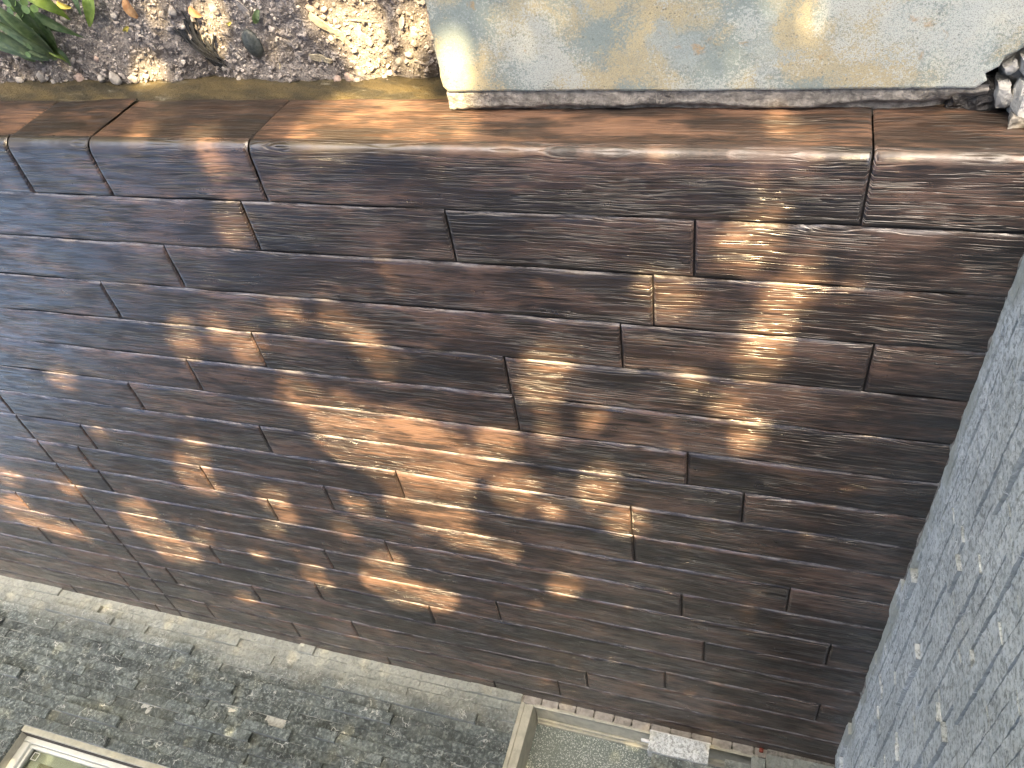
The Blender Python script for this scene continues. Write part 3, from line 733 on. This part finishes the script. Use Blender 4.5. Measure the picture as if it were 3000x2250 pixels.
def sp(px, h): p = soil_pt(px); 
def at_h(px, h):
    """point seen at a photo pixel, h metres above the soil"""
    return on_plane(px, 2, -.35 + h)
pl = empty('strap_leaf_plant', tuple(soil_pt((165, 165))), 'green plant with long strap leaves sprawling over the soil', 'plant')
blades = [((168, 168), (90, 120, .07), (-60, 40, .05), .030), ((166, 166), (100, 100, .09), (-40, 0, .10), .028), ((164, 165), (60, 130, .05), (-90, 90, .03), .030), ((165, 163), (110, 80, .10), (10, -30, .12), .026),
          ((166, 168), (80, 150, .03), (-60, 120, .02), .026), ((168, 166), (120, 90, .08), (50, 20, .08), .024), ((170, 168), (140, 100, .08), (85, 28, .07), .020), ((160, 165), (70, 140, .05), (-70, 65, .06), .028),
          ((165, 166), (95, 118, .06), (-20, 58, .05), .030), ((167, 167), (110, 128, .05), (20, 75, .05), .026), ((163, 164), (90, 90, .10), (-60, 10, .09), .028), ((166, 169), (110, 145, .04), (10, 110, .03), .024),
          ((162, 160), (120, 110, .11), (-10, 20, .14), .026), ((168, 170), (100, 140, .04), (-30, 95, .04), .022)]
for (a, b, c, w) in blades:
    V3, F = leaf_strip((at_h(a, .004), at_h(b[:2], b[2]), at_h(c[:2], c[2])), w * 1.7, fold=.3, twist=random.uniform(-.5, .5))
    mesh_obj('leaf', V3, F, M_leaf, pl, tuple(at_h(a, .004)), smooth=True)
pl2 = empty('broad_leaf_plant', tuple(soil_pt((60, 20))), 'clump of arching broad grass-like leaves at the soil bed edge', 'plant')
for (a, b, c, w, m) in [((40, -30), (130, -10, .10), (205, 58, .03), .030, M_leaf2), ((70, -40), (120, 10, .08), (160, 40, .02), .028, M_leaf), ((50, 10), (130, 60, .09), (245, 110, .008), .026, M_leaf), ((60, 20), (120, 70, .06), (205, 95, .01), .022, M_leaf),
          ((30, 0), (90, 50, .08), (120, 110, .03), .022, M_leaf), ((50, 40), (80, 120, .05), (130, 190, .006), .022, M_leaf), ((110, 40), (150, 100, .06), (165, 150, .02), .020, M_leaf), ((255, -40), (265, 10, .05), (262, 78, .006), .026, M_leaf2),
          ((205, -40), (225, 0, .05), (238, 48, .02), .016, M_leaf), ((160, 140), (190, 150, .03), (208, 195, .005), .012, M_leaf), ((0, 60), (60, 110, .05), (150, 170, .02), .028, M_leaf), ((-20, 90), (40, 140, .06), (120, 165, .02), .026, M_leaf), ((20, 120), (70, 165, .03), (105, 180, .01), .018, M_leaf), ((140, 150), (175, 155, .03), (198, 185, .01), .016, M_leaf2)]:
    V3, F = leaf_strip((at_h(a, .02), at_h(b[:2], b[2]), at_h(c[:2], c[2])), w * 1.55, fold=.25, twist=random.uniform(-.4, .4))
    mesh_obj('leaf', V3, F, m, pl2, tuple(at_h(a, .02)), smooth=True)
# small clover
cl = empty('clover', tuple(soil_pt((60, 40))), 'small round-leaved clover growing among the strap leaves', 'plant')
def round_leaf(c, r_, nrm_, m, par):
    nv = np.array(nrm_, float); nv /= np.linalg.norm(nv); a = np.cross(nv, (0, 1, .3)); a /= np.linalg.norm(a); b = np.cross(nv, a)
    k = 10; th = np.linspace(0, 2 * math.pi, k, endpoint=False); rr = r_ * (1 + .08 * np.cos(2 * th))
    v = [np.array(c) - nv * r_ * .15] + [np.array(c) + a * math.cos(t) * q + b * math.sin(t) * q for t, q in zip(th, rr)]
    f = [(0, i + 1, (i + 1) % k + 1) for i in range(k)]
    mesh_obj('leaf', v, f, m, par, tuple(c), smooth=True)
for (px, h, r_) in [((62, 38), .10, .012), ((75, 28), .11, .012), ((88, 42), .09, .011), ((45, 22), .10, .013), ((30, 35), .11, .013), ((58, 15), .09, .012), ((92, 92), .09, .012), ((85, 100), .07, .010), ((85, 136), .07, .011), ((82, 160), .05, .009), ((105, 100), .07, .010), ((20, 8), .12, .013), ((38, 5), .11, .013), ((70, 5), .10, .012), ((100, 25), .07, .011)]:
    c = at_h(px, h); round_leaf(c, r_, (random.uniform(-.4, .4), random.uniform(-.5, .1), 1), M_clover, cl)
    g = soil_pt((px[0] - 8, px[1] + 6)); V3, F = leaf_strip((g, (g + c) / 2 + np.array([.006, 0, .01]), c - np.array([0, 0, .001])), .0018, fold=.6, k=6)
    mesh_obj('stem', V3, F, M_clover, cl, tuple(g))
# dead leaves
for (px, L, W, a, m, lab) in [((388, 22), .055, .030, 1.75, M_dry, 'curled rusty brown dead leaf on the soil'), ((372, 85), .020, .014, .6, M_yel, 'tiny yellow leaf scrap on the soil'), ((668, 70), .014, .010, .3, M_yel, 'small ochre leaf fragment near the dark stone'),
                             ((575, 32), .035, .022, 2.2, M_dry, 'crumpled brown dead leaf by the charred roots'), ((190, 12), .040, .018, 2.6, M_yel, 'yellowed fallen leaf between the plants'), ((760, 45), .040, .020, 1.0, M_leaf, 'small green weed scrap above the dark stone')]:
    c = soil_pt(px, .004); ca, sa = math.cos(a) * L / 2, math.sin(a) * L / 2
    V3, F = leaf_strip((c - (ca, sa, 0), c + (0, 0, .018), c + (ca, sa, -.002)), W, fold=.6, twist=.8)
    tag(mesh_obj('dead_leaf' if m is not M_leaf else 'weed_scrap', V3, F, m, None, tuple(c), smooth=True), lab, 'leaf')
# charred root bundle
rt = empty('charred_roots', tuple(soil_pt((600, 130))), 'bundle of black charred roots lying on the soil', 'roots')
def tube(pts, r0, r1, m, name, par, k=6, seg=10):
    a, b, c = [np.array(p, float) for p in pts]; t = np.linspace(0, 1, seg)[:, None]
    q = (1 - t) ** 2 * a + 2 * t * (1 - t) * b + t ** 2 * c; d = np.gradient(q, axis=0); d /= np.linalg.norm(d, axis=1)[:, None]
    s1 = np.cross(d, (.2, .1, 1)); s1 /= np.linalg.norm(s1, axis=1)[:, None]; s2 = np.cross(d, s1)
    V_ = []; F_ = []
    for i in range(seg):
        r_ = r0 + (r1 - r0) * i / (seg - 1)
        for j in range(k):
            th = 2 * math.pi * j / k; V_.append(q[i] + s1[i] * math.cos(th) * r_ + s2[i] * math.sin(th) * r_)
    for i in range(seg - 1):
        for j in range(k): F_.append((i * k + j, i * k + (j + 1) % k, (i + 1) * k + (j + 1) % k, (i + 1) * k + j))
    return mesh_obj(name, V_, F_, m, par, tuple(a), smooth=True)
rr_ = random.Random(3)
for i in range(26):
    e = (rr_.gauss(650, 12), rr_.gauss(200, 9)); st = (rr_.gauss(545, 14), rr_.gauss(70, 18)); mid = (rr_.gauss(585, 8) - 10, rr_.gauss(150, 10))
    if i > 18: st = (rr_.gauss(600, 12), rr_.gauss(125, 10)); mid = (rr_.gauss(625, 6), rr_.gauss(160, 8)); e = (rr_.gauss(640, 16), rr_.gauss(195, 8))
    tube((soil_pt(st, .004), soil_pt(mid, rr_.uniform(.004, .02)), soil_pt(e, .003)), rr_.uniform(.0016, .0045), .0008, M_burnt, 'root', rt)
# broken concrete at the end of the walkway
M_rub = simple('broken_concrete', (.46, .46, .44), .85, 35, .3, 100, .005)
M_tar = simple('wet_dark_mortar', (.03, .03, .032), .35, 60, .4, 90, .006)
def chunk(name, b, seed, m, lab, cat='rubble', rough=.006, rz=0.0, bev=.006):
    x0, x1, y0, y1, z0, z1 = b; k = 12
    t = np.linspace(-1, 1, k); fcs = []; vts = []
    for axn in range(3):
        for sg in (-1, 1):
            a_, b_ = np.meshgrid(t, t); p = np.zeros((k * k, 3)); p[:, axn] = sg; p[:, (axn + 1) % 3] = a_.ravel(); p[:, (axn + 2) % 3] = b_.ravel()
            fcs.append(grid_faces(k, k, len(vts) * k * k, flip=sg < 0)); vts.append(p)
    p = np.concatenate(vts); hs = np.array([x1 - x0, y1 - y0, z1 - z0]) / 2
    ln = np.linalg.norm(p, axis=1)[:, None]; p = p * (1 - .16 * np.clip(ln - 1.05, 0, 1))        # worn corners
    p = p * hs
    for j in range(3): p[:, j] += rough * fbm(p[:, 0] * 30 + seed + j * 9, p[:, 1] * 30, p[:, 2] * 30 + seed, 3, 3 + j)
    ca, sa = math.cos(rz), math.sin(rz); p = np.stack([p[:, 0] * ca - p[:, 1] * sa, p[:, 0] * sa + p[:, 1] * ca, p[:, 2]], 1)
    c = np.array([(x0 + x1) / 2, (y0 + y1) / 2, (z0 + z1) / 2])
    return tag(mesh_obj(name, p + c, np.concatenate(fcs), m, None, (c[0], c[1], z0)), lab, cat)
chunk('rubble', (-.56, -.402, .762, .842, -.23, -.118), 1.2, M_rub, 'blocky broken concrete lump against the end of the step', rough=.007, rz=-.06)
chunk('rubble', (-.470, -.405, .712, .752, -.22, -.160), 3.4, M_rub, 'narrow concrete fragment wedged beside the walkway corner', rough=.010, rz=.4)
chunk('rubble', (-.560, -.432, .64, .712, -.23, -.135), 5.1, M_rub, 'large rounded rubble lump on the broken walkway edge', rough=.014, rz=.2)
chunk('rubble', (-.402, -.380, .728, .752, -.22, -.172), 7.7, M_rub, 'tiny crumb of concrete in the walkway crack', rough=.006, rz=.5)
chunk('rubble', (-.398, -.376, .765, .812, -.22, -.150), 8.1, M_rub, 'upright sliver of grey mortar next to the concrete lump', rough=.006, rz=.1)
chunk('mortar_smear', (-.475, -.425, .815, .850, -.12, -.004), 9.3, M_mortar, 'grey mortar smeared up the end of the step', 'mortar', .010)
chunk('mortar_smear', (-.46, -.395, .812, .836, -.150, -.105), 4.9, M_mortar, 'grey mortar fillet below the concrete lump on the step face', 'mortar', .009)
chunk('dark_mortar_lump', (-.455, -.295, .775, .840, -.26, -.180), 6.6, M_tar, 'black wet mortar lump in the corner gap of the step', 'mortar', .010)
chunk('rubble_bed', (-.75, -.37, .58, .84, -.44, -.200), 2.6, M_rub, 'rough concrete bed below the loose rubble lumps', 'rubble', .012)

# ------------------------------------------------------------------ unseen tree, its crown gaps shaped to dapple the light
def s_of(P):            # slide a point down the sun direction to z = 0
    P = np.asarray(P, float); return P[..., :2] - SUN[:2] * (P[..., 2:3] / SUN[2])
K = 3000 / 2212
patches = []            # (plane axis, plane value, cx, cy, rx, ry, tilt deg, gain) in view coordinates
top = [(735, 905, 60, 40, 10, 1), (780, 960, 95, 42, 15, 1), (860, 935, 80, 40, 10, 1), (945, 985, 72, 42, 15, 1), (925, 1050, 88, 50, 5, 1), (850, 1010, 75, 32, 20, 1), (955, 1110, 62, 38, 10, .9), (1075, 962, 42, 27, 0, 1), (1112, 1058, 44, 36, -20, 1),
       (655, 858, 45, 24, 25, 1), (637, 832, 30, 18, 20, .9), (1040, 1000, 40, 20, -20, .7), (1182, 788, 42, 30, 0, 1), (1166, 843, 38, 27, 0, 1), (1280, 905, 36, 13, -28, .85), (1186, 925, 30, 15, 10, .8), (1292, 1048, 36, 44, 30, .9), (1352, 1130, 42, 24, 0, .9),
       (1218, 1270, 30, 24, 10, .85), (826, 1246, 42, 34, 25, 1), (872, 1278, 58, 28, 15, 1), (945, 1296, 36, 22, 10, 1), (845, 1208, 32, 14, 30, .8), (674, 1236, 24, 16, 20, .85), (700, 1262, 18, 10, 10, .8), (590, 1080, 30, 26, 10, .75), (618, 1112, 26, 16, 20, .7),
       (590, 1142, 26, 14, 10, .6), (414, 982, 30, 28, 0, 1), (418, 1024, 38, 22, 20, 1), (452, 1050, 34, 11, 15, .8), (300, 1112, 40, 24, 25, 1), (332, 1150, 44, 20, 20, 1), (382, 1190, 46, 20, 20, 1), (436, 1162, 26, 13, 10, .8),
       (28, 1085, 38, 15, 15, .9), (80, 1122, 74, 14, 20, 1), (20, 1030, 30, 16, 15, .7), (150, 1150, 48, 12, 15, .7), (153, 1056, 24, 16, 15, .8), (135, 820, 28, 20, 10, .85), (396, 732, 26, 42, -15, 1), (468, 710, 26, 20, 10, .85), (534, 748, 32, 34, 0, .85),
       (786, 738, 36, 26, 40, .85), (822, 785, 34, 22, 30, .9), (722, 690, 40, 22, 20, .6), (625, 680, 40, 24, 10, .55), (500, 488, 26, 40, -10, .8), (1732, 608, 40, 26, -10, 1), (1690, 655, 42, 34, -40, 1), (1668, 705, 42, 32, -30, .95), (1642, 772, 46, 34, -30, 1),
       (1620, 528, 56, 38, -10, 1), (1452, 640, 46, 34, 0, .7), (1400, 612, 34, 20, 0, .55), (1490, 828, 30, 24, 0, .65), (1570, 880, 38, 22, 10, .65), (1612, 938, 40, 32, -20, .7), (1555, 376, 38, 24, 0, .85), (1860, 358, 66, 20, -5, .8), (1655, 455, 40, 24, 0, .55),
       (460, 360, 26, 16, 0, .5), (880, 1090, 50, 18, 10, .9), (1010, 1165, 52, 20, 10, .8), (1090, 1190, 40, 16, 10, .6), (770, 1090, 40, 16, 20, .5), (1190, 1100, 26, 16, 0, .6), (530, 1290, 26, 8, 15, 0.5), (740, 1140, 30, 14, 15, .55), (560, 1200, 22, 10, 15, .5), (215, 940, 22, 12, 15, .5)]
for t_ in top: patches.append((2, 0.0) + t_)
for t_ in [(755, 262, 95, 50, -10, 1), (700, 285, 66, 34, -20, 1), (850, 258, 80, 48, 0, 1), (930, 258, 50, 40, 0, .9), (440, 292, 30, 22, 0, .8), (985, 270, 34, 28, 0, .95), (820, 205, 95, 18, 0, .9), (1690, 268, 40, 22, 0, .6), (300, 285, 34, 22, -30, .5)]: patches.append((1, .828) + t_)
for t_ in [(982, 165, 22, 70, 0, 1), (1728, 38, 40, 34, -15, .6), (1640, 8, 36, 16, 0, .6), (1690, 90, 36, 18, 0, .7)]: patches.append((2, -.165) + t_)
for t_ in [(790, 60, 80, 46, 10, .95), (830, 130, 70, 40, 0, .95), (720, 20, 60, 30, 0, .8), (448, 55, 22, 46, 10, .95), (325, 165, 36, 26, 0, .8), (345, 30, 24, 24, 0, .7), (620, 120, 30, 18, 0, .5), (900, 60, 34, 40, 0, .7), (120, 20, 50, 14, 0, .5)]: patches.append((2, -.35) + t_)
holes = []
for (axi, val, cx, cy, rx, ry, tl, gain) in patches:
    gain = gain ** 1.3
    ca, sa = math.cos(R(tl)), math.sin(R(tl))
    c0 = s_of(on_plane((cx * K, cy * K), axi, val))
    e1 = s_of(on_plane(((cx + rx * ca) * K, (cy + rx * sa) * K), axi, val)) - c0
    e2 = s_of(on_plane(((cx - ry * sa) * K, (cy + ry * ca) * K), axi, val)) - c0
    Mx = np.linalg.inv(np.stack([e1, e2], 1) * (.59 + .5 * gain))
    holes.append((c0, Mx))
TREE = np.array([.2, -4.6, -.42])
tree = empty('shade_tree', tuple(TREE), 'broad leafy tree standing behind the walkway shading the patio', 'tree')
M_bark = simple('bark', (.10, .075, .055), .9, 20, .5, 40, .02)
M_crown = simple('crown_leaf', (.045, .08, .02), .5, 6, .4)
NL = 22000
sx_ = rng.uniform(-2.2, 5.8, NL); sy_ = rng.uniform(-1.6, 6.2, NL)
ex = ((sx_ - 1.8) / 3.8) ** 2 + ((sy_ - 2.4) / 3.7) ** 2
ok = ex < 1 + .25 * vnoise(sx_ * 1.3, sy_ * 1.3, 0, 4); sx_, sy_, ex = sx_[ok], sy_[ok], ex[ok]
tt = 6.3 + rng.uniform(-1, 1, len(sx_)) * 1.3 * np.sqrt(np.clip(1.25 - ex, .05, 1)) + .35 * vnoise(sx_ * 1.1, sy_ * 1.1, 0, 9)
ctr = np.stack([sx_, sy_, 0 * sx_], 1) + SUN * tt[:, None]
nl = len(ctr)
d1 = rng.normal(0, 1, (nl, 3)); d1 /= np.linalg.norm(d1, axis=1)[:, None]
d2 = np.cross(d1, rng.normal(0, 1, (nl, 3)) + SUN * 1.0); d2 /= np.linalg.norm(d2, axis=1)[:, None]
ln = rng.uniform(.05, .085, nl)[:, None]; wd = ln * rng.uniform(.45, .65, nl)[:, None]
q = np.stack([ctr - d1 * ln, ctr - d2 * wd, ctr + d1 * ln, ctr + d2 * wd], 1)
test = np.concatenate([q, ctr[:, None], (q + np.roll(q, 1, 1)) / 2], 1)
st = s_of(test)
good = np.ones(nl, bool)
for c0, Mx in holes:
    w_ = (st - c0) @ Mx.T
    good &= ~((w_ ** 2).sum(-1) < 1).any(1)
q = q[good]
# close the chance gaps: leaves where the sun would still slip through
cs = .010; ox, oy, nxg, nyg = -1.0, -.7, int(5.9 / cs), int(6.4 / cs)
uu, ww = np.meshgrid(np.linspace(.02, .98, 14), np.linspace(.02, .98, 14)); uu = uu.ravel(); ww = ww.ravel()
wts = np.stack([(1 - uu) * (1 - ww), uu * (1 - ww), uu * ww, (1 - uu) * ww], 1)
def cover(qs, grid):
    p = s_of(np.einsum('kc,ncd->nkd', wts, qs)); i = ((p[..., 0] - ox) / cs).astype(int); j = ((p[..., 1] - oy) / cs).astype(int)
    k = (i >= 0) & (i < nxg) & (j >= 0) & (j < nyg); grid[j[k], i[k]] = True
def in_hole(st):
    b = np.zeros(st.shape[:-1], bool)
    for c0, Mx in holes: b |= (((st - c0) @ Mx.T) ** 2).sum(-1) < 1
    return b
grid = np.zeros((nyg, nxg), bool); cover(q, grid)
b1 = np.cross(SUN, (0, 0, 1)); b1 /= np.linalg.norm(b1); b2 = np.cross(SUN, b1)
for size in (.060, .045, .032, .022, .014, .011, .009):
    jj, ii = np.nonzero(~grid)
    sp_ = np.stack([ox + (ii + .5) * cs, oy + (jj + .5) * cs], 1); kp = ~in_hole(sp_); sp_ = sp_[kp]
    sp_ = sp_[rng.permutation(len(sp_))[:max(1, int(len(sp_) * (.2 if size > .02 else 1)))]]
    m_ = len(sp_); cc_ = np.concatenate([sp_, np.zeros((m_, 1))], 1) + SUN * (6.1 + rng.uniform(-1.0, 1.0, (m_, 1)))
    an = rng.uniform(0, 6.3, (m_, 1)); a1 = b1 * np.cos(an) + b2 * np.sin(an) + SUN * rng.uniform(-.4, .4, (m_, 1)); a2 = -b1 * np.sin(an) + b2 * np.cos(an) + SUN * rng.uniform(-.4, .4, (m_, 1))
    qn = np.stack([cc_ - a1 * size, cc_ - a2 * size * .7, cc_ + a1 * size, cc_ + a2 * size * .7], 1)
    tn_ = np.concatenate([qn, (qn + np.roll(qn, 1, 1)) / 2], 1)
    qn = qn[~in_hole(s_of(tn_)).any(1)]; cover(qn, grid); q = np.concatenate([q, qn])
# unseen upper leaves, added to keep the sun off the upper storey
nu = 16000
ux = rng.uniform(-1.6, 6.2, nu); uy = rng.uniform(5.3, 11.0, nu)
ut = np.maximum(7.0, (uy + .5) / .76) + rng.uniform(0, 1.8, nu) + .4 * vnoise(ux, uy, 0, 5)
cu = np.stack([ux, uy, 0 * ux], 1) + SUN * ut[:, None]
e1 = rng.normal(0, 1, (nu, 3)); e1 /= np.linalg.norm(e1, axis=1)[:, None]
e2 = np.cross(e1, rng.normal(0, 1, (nu, 3)) + SUN); e2 /= np.linalg.norm(e2, axis=1)[:, None]
lu = rng.uniform(.07, .11, nu)[:, None]
q = np.concatenate([q, np.stack([cu - e1 * lu, cu - e2 * lu * .6, cu + e1 * lu, cu + e2 * lu * .6], 1)])
print('leaves', len(q), 'open cells', (~grid).mean())
mesh_obj('crown', q.reshape(-1, 3), np.arange(len(q) * 4).reshape(-1, 4), M_crown, tree)
def limb(p0, p1, p2, r0, r1, name='limb'): tube((p0, p1, p2), r0, r1, M_bark, name, tree, 8, 10)
hub = TREE + np.array([.1, .3, 2.2])
tube((TREE, TREE + np.array([.05, -.1, 1.2]), hub), .20, .14, M_bark, 'trunk', tree, 12, 8)
cc = np.array([1.7, 1.8, 0]) + SUN * 6.3
for dx, dy, dz in [(-2.6, -.8, -.2), (2.6, -.4, 0), (-.8, -2.0, -.9), (1.4, -2.0, -.7)]:
    e = cc + np.array([dx, dy * .7, dz + .9]); limb(hub, (hub + e) / 2 + np.array([0, -.5, .4]), e, .09, .02)
